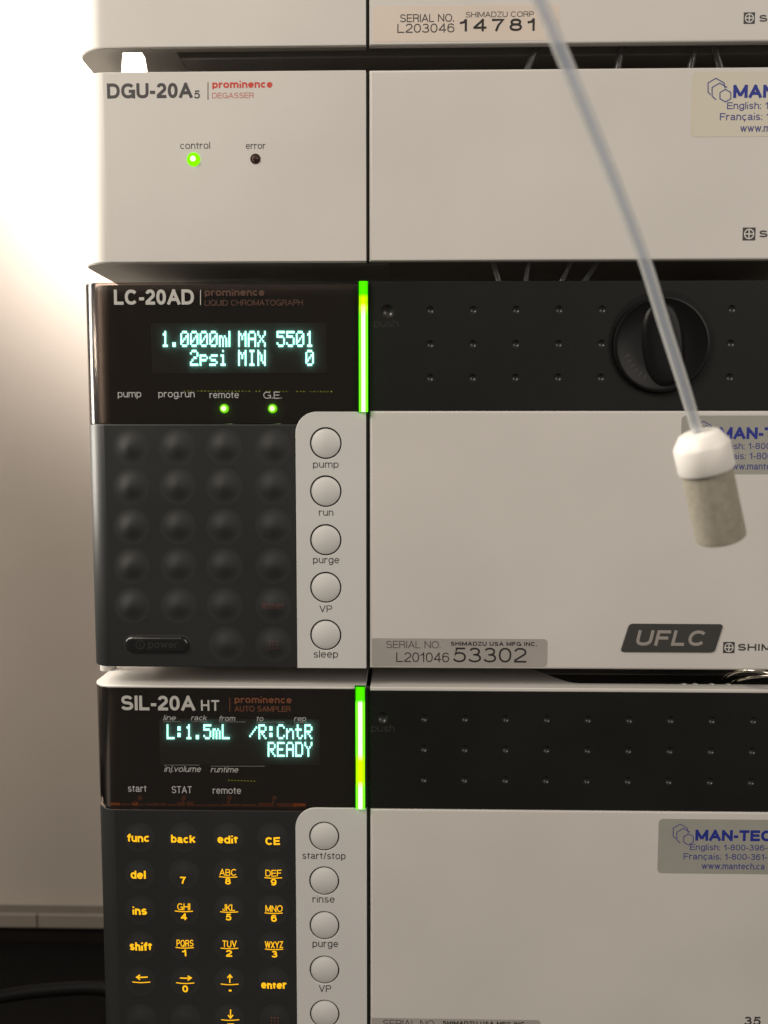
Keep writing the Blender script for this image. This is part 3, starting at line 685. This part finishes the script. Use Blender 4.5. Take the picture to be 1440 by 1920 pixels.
feet(top, z0, Z_DEG[1])

# ------------------------------------------------------------------ DEGASSER
z0, z1 = Z_DEG
deg = thing('degasser', 'pale grey degasser with red print and one lit green lamp, second from the top', 'lab instrument', (30, 60, z0))
holes = []
lc_ = prism('left_cover', [wrap_profile(LEFT, SEAM_L, 11, 34, 3.0, 0, 10)], z1 - z0, .35, 'Z', z0, MAT['cover'], deg)
door = right_cover(deg, z0, z1)
seam(deg, z0, z1)
chassis(deg, z0 + 3, z1 - .4, LEFT + 6, 9.5)
xe = Xp(728, 505, 6)
prism('sole_plate', [[(xe, 3.2), (SEAM_L, 3.2), (SEAM_L, .4)] + arc(LEFT + 11, 10, 10.6, 270, 180, 16, 9.6) + [(LEFT + .4, 34), (LEFT + .4, 60), (xe, 60)]], .35, .1, 'Z', z0 - .35, MAT['under'], deg)
write('DGU-20A', 201, 361, 185, 28.5, 'ink', lc_, w=.215, gap=.09)
write('5', 364, 375, 185, 15.5, 'ink', lc_, w=.18)
i = Ink(); i.line([(390, 154), (390, 187)], 1.6); i.make('divider_line', MAT['ink'], lc_)
write('prominence', 398, 511, 165.5, 13.5, 'inkred', lc_, w=.25, gap=.08)
write('DEGASSER', 398, 476, 184.5, 10.5, 'inkpink', lc_, w=.14)
write('control', 338, 394, 279.5, 13, 'ink', lc_, w=.125)
write('error', 461, 498, 279.5, 12.5, 'ink', lc_, w=.125)
for (px, py, lit, r) in ((363, 299, True, 12.5), (479, 298, False, 9.5)):
    cx, cz = pt(px, py)
    ring = lathe('lamp_socket', [(r * MMPX, 0.04), (r * MMPX * .98, .10), (r * MMPX * .72, .02)], (cx, 0, cz), (0, -1, 0), MAT['ledring'] if lit else MAT['ledbody'], lc_, 28)  # rim around the lit lamp glows to give its halo
    if lit:
        led(lc_, px, py, 9.0, True, -0.05)
    else:
        led(lc_, px, py, 6.5, False, -0.05)
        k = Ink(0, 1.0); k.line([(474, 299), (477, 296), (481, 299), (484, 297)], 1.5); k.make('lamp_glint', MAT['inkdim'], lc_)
service_sticker(door, 1294, 135, 257, 'stickeryellow', 'yellowed clear sticker with blue print', 1.13)
maker_mark(door, 1392, 427, 24, 1423, 445, 1566)
feet(deg, z0, Z_LC[1])

# ------------------------------------------------------------------ PUMP MODULE
z0, z1 = Z_LC
lc = thing('pump_module', 'dark pump with unlit keypad and a black knob', 'lab instrument', (30, 60, z0))
zw = Zp(795)
pane = smoked_window(lc, zw + .02, z1)
keypad = prism('keypad', [wrap_profile(LEFT, SEAM_L - .2, 8, 30, 2.5, 0.0, 8)], zw - z0, .45, 'Z', z0, MAT['dark'], lc)
prism('housing', [solid_profile(LEFT + 4, SEAM_L - .5, 5, 27, 4.5, 5)], zw - z0 - 2, .1, 'Z', z0 + 1, MAT['chassis'], lc)
W_ = dict(name='lettering')
write('LC-20AD', 214, 364, 571.5, 28.5, 'inkgrey', pane, w=.205, gap=.09)
i = Ink(); i.line([(376, 544), (376, 572)], 1.5); i.make('divider_line', MAT['inkgrey'], pane)
write('prominence', 384, 496, 555, 13, 'inkbrowndim', pane, w=.23, gap=.08)
write('LIQUID CHROMATOGRAPH', 384, 568, 573.5, 11, 'inkbrowndim', pane, w=.13)
write('pump', 221, 265, 745, 13, 'inkwhite', pane, w=.12)
write('prog.run', 297, 365, 745, 13, 'inkwhite', pane, w=.12)
write('remote', 393, 448, 746.5, 12.5, 'inkwhite', pane, w=.12)
write('G.E.', 494, 528, 747.5, 13, 'inkwhite', pane, w=.12)
display(lc, (285, 612, 606, 700), [('1.0000mlMAX 5501', 620.5, 650.5), ('   2psi MIN    0', 656, 686)], 302.2, 18.05, 15.4)
dots = Ink(1.2, 0)
for k in range(44):
    x = 345 + k * 6.4
    if random.random() < .82 and not (540 < x < 556): dots.line([(x, 733 + k * .03), (x + random.uniform(1.2, 2.4), 733 + k * .03)], random.uniform(.8, 1.8))
dots.make('dotted_reflection', MAT['dots'], lc)  # reflection in the window drawn as small glowing dots
for px, on in ((243, 0), (331, 0), (420.5, 1), (511, 1)):
    led(lc, px, 766 if on else 764, 8.6 if on else 6, bool(on), 1.6 if on else 2.6)
# keypad keys
KX = (245, 332, 420, 512); KY = (838, 912, 987, 1061, 1135)
for r_i, y in enumerate(KY):
    for c_i, x in enumerate(KX): key(keypad, *pt(x + (3 if c_i < 2 else 1) * r_i / 4, y))
for x in (425, 513): key(keypad, *pt(x, 1208))
cx, cz = pt(513, 1135)
k = Ink(0, .06, lambda x, z: bump_at(x, z, cx, cz)); k.text('enter', 491, 534, 1141, 13, w=.14); k.make('key_legend', MAT['inkdim'], keypad)
cx9, cz9 = pt(513, 1208)
k = Ink(0, .06, lambda x, z: bump_at(x, z, cx9, cz9))
for a in range(3):
    for b in range(3): k.line([(505 + a * 6.5, 1201.5 + b * 6.5), (508.2 + a * 6.5, 1201.5 + b * 6.5)], 3.0)
k.make('key_legend', MAT['inkdim'], keypad)
# power button: glossy pill in a dark surround
Xa, Za = pt(235, 1223); Xb, Zb = pt(355, 1193)
h = (Zb - Za) / 2
prism('power_surround', [rrect(Xa - .35, Xb + .35, Za - .35, Zb + .35, h + .3, h + .3, h + .3, h + .3, 12)], .3, .05, 'Y', -.06, MAT['void'], keypad)
pw = prism('power_button', [rrect(Xa, Xb, Za, Zb, h - .02, h - .02, h - .02, h - .02, 14)], 2.6, 1.2, 'Y', -1.15, MAT['powerkey'], keypad, res=5)
k = Ink(-1.15, .05); k.text('power', 278, 334, 1215, 14, w=.14)
k.line([(263 + 8 * math.cos(t * math.pi / 12), 1208.5 + 8 * math.sin(t * math.pi / 12)) for t in range(24)], 1.6, True); k.line([(263, 1203), (263, 1214)], 1.6)
k.make('key_legend', MAT['inkemboss'], pw)
button_column(lc, 554, 772, z0 + .1, [(611, 831, 'pump', 587, 635, 877, 13), (611, 921, 'run', 598, 625, 967, 13), (611, 1012, 'purge', 587, 636, 1056, 13),
              (611, 1101, 'VP', 599, 623, 1148, 13), (611, 1190, 'sleep', 588, 634, 1233, 13.5)], 29.8 * MMPX, 26.9 * MMPX)
light_bar(lc, 673.5, 689.5, 528, 773, [(0, 'g'), (.095, 'g'), (.125, 'y'), (.17, 'y'), (.20, 'wy'), (.26, 'w'), (1, 'w')])
seam(lc, z0, z1)
# right side: dimpled black panel over a pale door
zs = Zp(769.5)
dx0 = pt(807, 582)[0]; DX = (pt(1129, 579)[0] - dx0) / 4
rows = [pt(807, y)[1] for y in (581.5, 645.5, 708.5)]
cs = [(dx0 + DX * c, z) for z in rows for c in range(11) if c not in (5, 6)]
push = pt(727, 584); kc = pt(1240, 644); KR = 95.5 * MMPX
pan = prism('dimpled_panel', [rect(SEAM_R, RIGHT, zs + .05, z1)] + dimple_loops(cs, 1.35) + [circle(*push, 2.3, 24), circle(*kc, KR, 64)], 2.5, .12, 'Y', 0, MAT['blackpanel'], lc)
for x, z in cs: dimple(pan, x, z, 1.35)
dimple(pan, *push, 2.3, 'push_mark')
write('push', 701, 747, 613, 13.5, 'inkemboss', pan, w=.13)
door = right_cover(lc, z0, zs - .05)
chassis(lc, z0 + .4, z1 - .4, LEFT + 14, 32)
box('inner_frame', SEAM_L + .3, RIGHT - 2, 9, 31, z0 + 1.5, z1 - 1.0, MAT['chassis'], lc)
# knob in its round well
kx, kz = kc
lathe('knob_well', [(KR + .2, 0.1), (KR - .5, -.4), (KR - .9, -6), (2, -6.1)], (kx, 0, kz), (0, -1, 0), MAT['gloss'], pan, 64, 30)
knx = kx - .2; knz = kz - .55
kn = lathe('drain_knob', [(16.2, -5.5), (16.5, 1.2), (16.2, 1.75), (15.6, 1.9), (14.8, 1.5), (9, .9), (.02, .7)], (knx, 0, knz), (0, -1, 0), MAT['gloss'], pan, 64, 30)
def grip():
    V, F, n = [], [], 40
    rings = [(1.06, .65), (1.0, .9), (.93, 1.5), (.84, 1.95), (.7, 2.15), (.4, 2.25), (.01, 2.27)]
    for s_, hh in rings:
        for i_ in range(n):
            t = 2 * math.pi * i_ / n
            a_ = 7.2 * s_ * math.copysign(abs(math.cos(t)) ** .8, math.cos(t)); b_ = 15.2 * (s_ if s_ > .9 else s_ ** .6) * math.copysign(abs(math.sin(t)) ** .9, math.sin(t))
            ca, sa = math.cos(math.radians(6)), math.sin(math.radians(6))
            V.append((knx + .6 + a_ * ca - b_ * sa, -hh, knz + a_ * sa + b_ * ca))
    for k_ in range(len(rings) - 1):
        for i_ in range(n):
            j_ = (i_ + 1) % n; F.append((k_ * n + i_, k_ * n + j_, (k_ + 1) * n + j_, (k_ + 1) * n + i_))
    return mesh('knob_grip', V, F, MAT['gloss'], kn, 40)
grip()
k = Ink(-1.3, .1)
for t in range(198, 250, 9):
    c_, s_ = math.cos(math.radians(t)), math.sin(math.radians(t)); k.raw([(knx + 11.5 * c_, knz + 11.5 * s_), (knx + 13.2 * c_, knz + 13.2 * s_)], .35)
k.make('knob_marks', MAT['badge'], kn)
# serial sticker, badge, mark
s = sticker(door, 'serial_sticker', 697.5, 1026, 1196.5, 1248.5, 'sticker', 1.4, tl=False)
write('SERIAL NO.', 724, 826, 1215, 13.5, 'ink', s, lift=.09, w=.10)
write('SHIMADZU USA MFG INC.', 845, 1007, 1210.5, 7.6, 'inkblack', s, lift=.09, w=.22, gap=.15)
write('L201046', 743, 842, 1241, 18, 'inkblack', s, lift=.09, w=.105)
write('53302', 850, 987, 1241.5, 27.5, 'inkblack', s, lift=.09, w=.12, gap=.14)
def badge():
    c4 = [pt(1163, 1222), pt(1339, 1223), pt(1356, 1170), pt(1180, 1169)]; out = []
    for i_ in range(4):
        p = Vector(c4[i_]); a_ = (Vector(c4[i_ - 1]) - p).normalized(); b_ = (Vector(c4[(i_ + 1) % 4]) - p).normalized(); r = 1.3
        for t in range(5):
            q = t / 4; out.append(tuple(p + a_ * r * (1 - q) ** 2 + b_ * r * q ** 2))
    b = prism('badge', [out], .4, .12, 'Y', -.4, MAT['badge'], door)
    Ink(-.4, .03).text('UFLC', 1193, 1323, 1210.5, 29, w=.20, gap=.16, ital=.22).make('lettering', MAT['badgetext'], b)
badge()
maker_mark(door, 1355.5, 1203, 21.5, 1383, 1220, 1524)
service_sticker(door, 1275, 779, 889, 'stickergreen', 'grey service sticker behind the white filter cap', 1.03)
feet(lc, z0, Z_SIL[1])

# ------------------------------------------------------------------ AUTOSAMPLER
z0, z1 = Z_SIL
sil = thing('autosampler', 'autosampler at the bottom of the stack with glowing amber keypad and cyan display', 'lab instrument', (30, 60, z0))
zw = Zp(1522)
pane = smoked_window(sil, zw + .02, z1 - .9)
prism('top_cap', [solid_profile(LEFT, SEAM_L - .35, 8, 60, -.15, 8)], .9, .35, 'Z', z1 - .9, MAT['cover'], sil, res=3)
xr0, xr1 = Xp(985, 1265, 12), Xp(1085, 1270, 8)
tr = [(SEAM_R + .1, -.15), (RIGHT, -.15), (RIGHT, 6.5)] + [(xr1 + (xr0 - xr1) * t / 10, 6.5 + 22 * (0.5 - 0.5 * math.cos(math.pi * t / 10))) for t in range(11)] + [(xr0, 60), (SEAM_R + .1, 60)]
tcap = prism('top_cap', [tr], 1.4, .4, 'Z', z1 - 1.4, MAT['cover'], sil, res=3)
for px in (1283, 1304, 1335, 1366):
    x = Xp(px, 1278, 6); lathe('rib', [(1.0, 0), (.9, .25), (.5, .4), (.01, .45)], (x, 6.2, z1 - .15), (0, 0, 1), MAT['cover'], tcap, 14)
keypad = prism('keypad', [wrap_profile(LEFT, SEAM_L - .2, 8, 30, 2.5, 0.0, 8)], zw - z0, .3, 'Z', z0, MAT['dark'], sil)
prism('housing', [solid_profile(LEFT + 4, SEAM_L - .5, 5, 27, 4.5, 5)], zw - z0 - 2, .1, 'Z', z0 + 1, MAT['chassis'], sil)
# hinge pin and moulded line on the top cap's left corner
xh, _ = pt(212, 1254, 20)
lathe('hinge_knuckle', [(3.0, 0), (3.0, 4.2), (2.4, 4.6), (.01, 4.7)], (xh - 2.6, 22, z1 - .1), (0, 0, 1), MAT['cover'], sil, 20)
write('SIL-20A', 227, 366, 1331.5, 27.5, 'inkgrey', pane, w=.20, gap=.10)
write('HT', 377, 411, 1332.5, 20, 'inkgrey', pane, w=.17, gap=.2)
i = Ink(); i.line([(431, 1308), (431, 1334)], 1.3); i.make('divider_line', MAT['inkbrown'], pane)
write('prominence', 440, 547, 1318, 12.5, 'inkbrown', pane, w=.2, gap=.12)
write('AUTO SAMPLER', 440, 545, 1334, 10.5, 'inkbrown', pane, w=.12)
for t, a, b, y in (('line', 307, 330, 1350.5), ('rack', 359, 388, 1350.5), ('from', 411, 441, 1351.5), ('to', 481, 494, 1352), ('rep', 552, 574, 1352)):
    write(t, a, b, y, 9.5, 'inkwhite', pane, w=.12, ital=.25)
write('inj.volume', 309, 377, 1447, 11, 'inkwhite', pane, w=.12, ital=.25)
write('runtime', 396, 447, 1448, 10.5, 'inkwhite', pane, w=.12, ital=.25)
k = Ink()
for a, b, y in ((306, 337, 1353), (359, 389, 1353.3), (411, 461, 1353.6), (481, 532, 1354), (552, 575, 1354.5), (308, 374, 1434.5), (396, 495, 1436.5)):
    x = a
    while x < b: k.line([(x, y), (x + 1.5, y)], .8); x += 2.8
k.make('dotted_rule', MAT['inkwhite'], pane)
write('start', 240, 275, 1484.5, 13, 'inkwhite', pane, w=.12)
write('STAT', 322, 360, 1487, 13, 'inkwhite', pane, w=.12)
write('remote', 399, 452, 1488, 12.5, 'inkwhite', pane, w=.12)
display(sil, (300, 600, 1347, 1432), [('L:1.5mL  /R:CntR', 1358, 1386), ('           READY', 1391, 1419)], 312.6, 17.22, 14.6)
for n_, px in enumerate((262, 344, 430, 514)):
    led(sil, px, 1496, 5.5, False, 2.0, 'ledclear')
    led(sil, px - (9 if n_ == 0 else 2), 1504, 3.2, False, 2.0, 'ledclear')
k = Ink(1.8, 0)
for a in range(9): k.line([(428 + a * 6, 1463 + a * .2), (430 + a * 6, 1463 + a * .2)], 1.2)
k.make('dotted_reflection', MAT['dots'], sil)  # faint green smear drawn as glowing dots
xa, za = pt(206, 1521, 2.4); xb, zb = pt(556, 1518, 2.4)
xq = xa
while xq < xb:
    ln = random.uniform(1.5, 7); prism('backlight_strip', [rect(xq, min(xb, xq + ln), zw + .4, zw + random.uniform(.8, 2.0))], .3, .05, 'Y', 2.6, MAT[random.choice(('amberleak',) + ('amberfaint',) * 5)], sil); xq += ln + random.uniform(0, 1)
xc = pt(575, 1520, 2.4)[0]
prism('backlight_strip', [rect(xb + .3, xc - .4, zw + .9, zw + 1.9)], .3, .05, 'Y', 2.0, MAT['amberleak'], sil)
# keys with lit legends
KXS = (262, 345, 429, 512); KYS = (1573, 1642, 1709, 1776, 1843, 1909)
kcs = []
for r_i, y in enumerate(KYS):
    for c_i, x in enumerate(KXS):
        if r_i == 5 and c_i == 3: x = 514
        c = pt(x + (2 if c_i < 2 else 1) * r_i / 5 * 2 - 1, y - (3 if r_i < 5 else 0)); kcs.append(c); key(keypad, *c, H=0.55, R=5.6)
def disp(x, z): return max(bump_at(x, z, a, b, 5.6, 0.55) for a, b in kcs)
def legend(items):
    k = Ink(0, .05, disp)
    for it in items:
        if it[0] == 'line': k.line([(it[1], it[3]), (it[2], it[3] + .5)], 1.9)
        else: k.text(*it[:5], **it[5])
    k.make('key_legend', MAT['amber'], keypad)
B = dict(w=.215, gap=.08); T = dict(w=.13, gap=.10); Dg = dict(w=.20)
legend([('func', 239, 281, 1577.5, 14.5, B)]); legend([('back', 321, 366, 1579.5, 14.5, B)]); legend([('edit', 408, 446, 1580.5, 15, B)]); legend([('CE', 498, 525, 1583.5, 15, B)])
legend([('del', 245.5, 274, 1646.5, 15, B)]); legend([('7', 338.5, 349, 1656.5, 14, Dg)])
legend([('ABC', 412, 444, 1640.5, 12, T), ('line', 411, 445, 1643.3), ('8', 422.5, 433, 1658, 13, Dg)])
legend([('DEF', 498, 528, 1642, 12, T), ('line', 496, 529, 1645), ('9', 508, 518.5, 1660, 13, Dg)])
legend([('ins', 249, 276, 1714, 15, B)])
legend([('GHI', 333, 357, 1705, 12, T), ('line', 328, 362, 1707.5), ('4', 339.5, 351, 1724.5, 13.5, Dg)])
legend([('JKL', 417.5, 441, 1706.5, 12, T), ('line', 413, 446.5, 1708.8), ('5', 423.5, 434, 1725.5, 13.5, Dg)])
legend([('MNO', 498, 530, 1708.5, 12, T), ('line', 496.5, 530, 1711), ('6', 508.5, 519, 1728, 14, Dg)])
legend([('shift', 243.5, 285, 1781, 15.5, B)])
legend([('PQRS', 331.5, 363, 1773.3, 12, T), ('line', 329.5, 363.5, 1775.8), ('1', 342, 350.5, 1792.5, 13.5, Dg)])
legend([('TUV', 417.5, 444, 1774.5, 12, T), ('line', 414, 447, 1777), ('2', 424, 435.5, 1793.5, 13.5, Dg)])
legend([('WXYZ', 497, 531, 1776, 12, T), ('line', 497, 531, 1778.8), ('3', 509.5, 520, 1795, 13.5, Dg)])
legend([('<', 256, 277.5, 1839.5, 17, dict(w=.13)), ('line', 248.5, 282, 1840.3)])
legend([('>', 338, 360, 1840.5, 16, dict(w=.13)), ('line', 330.5, 364.5, 1842), ('0', 342.5, 353, 1860, 14, Dg)])
legend([('^', 426, 437, 1841, 15, dict(w=.14)), ('line', 414, 447.5, 1844.3), ('.', 429.5, 434, 1858.5, 14, dict(w=.34))])
legend([('enter', 490, 537, 1853, 14.5, B)])
legend([('_', 427, 438.5, 1908, 16, dict(w=.13)), ('line', 415, 448.5, 1911), ('-', 427, 439, 1925.5, 16, dict(w=.2))])
k = Ink(0, .03, disp)
for a in range(3):
    for b in range(3): k.line([(508 + a * 6, 1907 + b * 6), (511 + a * 6, 1907 + b * 6)], 3.0)
k.make('key_legend', MAT['inkbrown'], keypad)
button_column(sil, 554, 1514.5, z0 + .1, [(608, 1567, 'start/stop', 567, 648, 1610.5, 13), (608, 1650.5, 'rinse', 586, 627.5, 1692, 13), (608.5, 1734, 'purge', 586, 634, 1775.5, 13),
              (608.5, 1817, 'VP', 598, 621, 1860, 13), (609, 1899.5)], 29.4 * MMPX, 26.6 * MMPX)
light_bar(sil, 667.5, 684, 1286, 1514, [(0, 'g'), (.105, 'g'), (.13, 'w'), (.54, 'w'), (.60, 'y'), (.77, 'y'), (.83, 'w'), (1, 'w')])
seam(sil, z0, z1)
zs = Zp(1515.5)
dx0 = pt(795, 1348)[0]; DX = (pt(1412, 1352)[0] - dx0) / 8
rows = [pt(795, y)[1] for y in (1347, 1404, 1461)]
cs = [(dx0 + DX * c, z) for z in rows for c in range(11)]
push = pt(717, 1346)
pan = prism('dimpled_panel', [rect(SEAM_R, RIGHT, zs + .05, z1 - 1.45)] + dimple_loops(cs, 1.3) + [circle(*push, 2.0, 24)], 2.5, .12, 'Y', 0, MAT['blackpanel'], sil)
for x, z in cs: dimple(pan, x, z, 1.3)
dimple(pan, *push, 2.0, 'push_mark')
write('push', 696, 740, 1372, 13.5, 'inkemboss', pan, w=.13)
door = right_cover(sil, z0, zs - .05)
chassis(sil, z0 + .4, z1 - 3.5, LEFT + 14, 32)
box('inner_frame', SEAM_L + .3, RIGHT - 2, 9, 31, z0 + 1.5, z1 - 3.5, MAT['void'], sil)
service_sticker(door, 1232.5, 1535, 1637, 'stickergreen', 'grey service sticker fully clear of the hanging tube')
s = sticker(door, 'serial_sticker', 697, 1013, 1908, 1961, 'sticker', 1.4, tl=False)
write('SERIAL NO.', 718, 817, 1925, 13.5, 'ink', s, lift=.09, w=.10)
write('SHIMADZU USA MFG INC.', 830, 987, 1921.5, 7.6, 'inkblack', s, lift=.09, w=.22, gap=.15)
write('35', 1395, 1426, 1922, 16, 'ink', door, w=.2)
feet(sil, z0, benchz)

# ------------------------------------------------------------------ hanging solvent line with inlet filter (nearer the camera)
D0 = -104
fa = P3(1351, 1009, D0 + 5); fb = P3(1309, 806, D0)             # far end, tube end
ax = (fa - fb); ax = Vector((ax.x, 4.6, ax.z)).normalized()      # top leans towards the camera
line = thing('solvent_line', 'clear plastic tube hanging in front with white cap and grey sintered filter at its end', 'tube', fb)
S = (CAM_D + D0) / FPX
cap_r = 51.5 * S
lathe('filter_cap', [(2.0, .6), (cap_r * .62, .65), (cap_r * .72, 1.0), (cap_r * .96, 3.3), (cap_r, 3.9), (cap_r, 9.2), (cap_r * .97, 9.6), (1, 9.6)], fb, ax, MAT['ptfe'], line, 48, 32)
fl = (fa - fb).length
lathe('sintered_filter', [(1, 9.5), (cap_r * .89, 9.2), (cap_r * .90, fl - 1.0), (cap_r * .88, fl - .25), (cap_r * .82, fl), (.01, fl)], fb, ax, MAT['sinter'], line, 48, 32)
tp = [(985, -60, -152), (1012, 0, -148), (1062, 120, -142), (1116, 250, -134), (1164, 370, -127), (1209, 490, -120), (1246, 610, -113), (1281, 720, -108), (1305, 800, D0), (1309.5, 815, D0 + .4)]
pts = [P3(*p) for p in tp]
sweep('tube_wall', pts, 1.27, MAT['tube'], line, 20)
sweep('tube_bore', pts, 0.5, MAT['bore'], line, 14)

# ------------------------------------------------------------------ thin tubes seen in the gaps
for px0, px1, where in ((1012, 984, 'leftmost, slanting thin tube in the upper gap, left of the hanging tube'), (1168, 1156, 'thin upright tube in the upper gap, just right of the hanging tube'),
                 (1305, 1292, 'thin tube in the upper gap, left one of the close pair'), (1336, 1354, 'thin tube in the upper gap, rightmost of the close pair')):
    a = P3(px0, 78, 6); b = P3(px1, 140, 6)
    o = sweep('thin_tube', [a + (a - b) * 2, a, b, b + (b - a) * .5], 1.15, MAT['faint']); tag(o, where, 'tube', 'thin tubes crossing the upper gap')
for px0, px1, where in ((926, 936, 'first thin tube from the left in the gap above the dimpled panel'), (991, 985, 'second thin tube from the left in the gap above the dimpled panel'),
                 (1068, 1052, 'third thin tube from the left in the gap above the dimpled panel'), (1118, 1094, 'fourth thin tube in the gap above the panel, nearest the knob')):
    a = P3(px0, 496, 6); b = P3(px1, 530, 6)
    o = sweep('thin_tube', [a + (a - b) * 2, a, b, b + (b - a) * .5], 0.85, MAT['faint']); tag(o, where, 'tube', 'thin tubes crossing the middle gap')
# stainless loop poking out of the lower gap
o = sweep('steel_capillary', [P3(1352, 1287, 16), P3(1358, 1272, 8), P3(1378, 1260.5, 1), P3(1404, 1257.5, -4), P3(1440, 1262.5, -6), P3(1490, 1276, -3), P3(1530, 1286, 4)], .62, MAT['steel'])
tag(o, 'bright steel capillary arching out of the gap at the right, upper one of two', 'metal tube')
o = sweep('steel_capillary', [P3(1362, 1292, 16), P3(1378, 1278, 8), P3(1402, 1270.5, 4), P3(1440, 1266.5, 3), P3(1490, 1265, 6), P3(1530, 1272, 14)], .6, MAT['steel'])
tag(o, 'duller steel capillary lying low in the gap at the right, under the arching one', 'metal tube')

# ------------------------------------------------------------------ low left: trunking along the wall, shadow block and cable below it
zt = pt(95, 1697, WALL_Y)[1]; zb_ = pt(95, 1713, WALL_Y - 12)[1]; zm = pt(95, 1740, WALL_Y - 12)[1]
tr = thing('cable_trunking', 'beige trunking ledge running along the wall low at the left', 'trunking', (-300, WALL_Y - 30, zm))
def rail(name, prof, x0, x1, mat, parent):
    V = [(x0, y, z) for y, z in prof] + [(x1, y, z) for y, z in prof]; n = len(prof)
    F = [(i, (i + 1) % n, n + (i + 1) % n, n + i) for i in range(n)] + [tuple(reversed(range(n))), tuple(range(n, 2 * n))]
    return mesh(name, V, F, mat, parent, 30)
yw = WALL_Y - .5
xs = pt(20, 1725, WALL_Y - 60)[0]
rail('shadow_groove', [(yw, zt), (yw - 9, zt - .3), (yw - 11, zt - 1.5), (yw - 11, zb_ + .3), (yw, zb_ + .3)], -700, 0, MAT['groove'], tr)  # dark strip drawn where a shadow groove runs along the ledge
prof = [(yw, zb_), (yw - 11.5, zb_), (yw - 12.5, zb_ - 1), (yw - 12.5, zm + 1), (yw - 11.5, zm), (yw, zm)]
rail('trunking_cover', prof, xs + .6, 0, MAT['trunk'], tr); rail('trunking_cover', prof, -700, xs - .6, MAT['trunk'], tr)
rail('trunking_base', [(yw, zm - .3), (yw - 8, zm - .3), (yw - 6, zm - 8), (yw - 5, zm - 60), (yw, zm - 60)], -700, 0, MAT['base'], tr)
back = thing('shadow_block', 'black rounded block filling the shadow at the lower left', 'shadow fill', (-260, 250, benchz))  # stands in for the shadowed area below the trunking
zk = pt(95, 1757, 385)[1]
prism('shadow_fill', [rrect(-420, LEFT - 14, benchz + .1, zk, 2, 2, 10, 10)], 140, 4, 'Y', 240, MAT['bench'], back)
cb = sweep('black_cable', [P3(-80, 1885, 150), P3(20, 1866, 150), P3(90, 1857, 150), P3(180, 1853, 150), P3(260, 1868, 150)], 3.5, MAT['bench'])
tag(cb, 'thick black cable with a dull sheen low in the dark corner', 'cable')
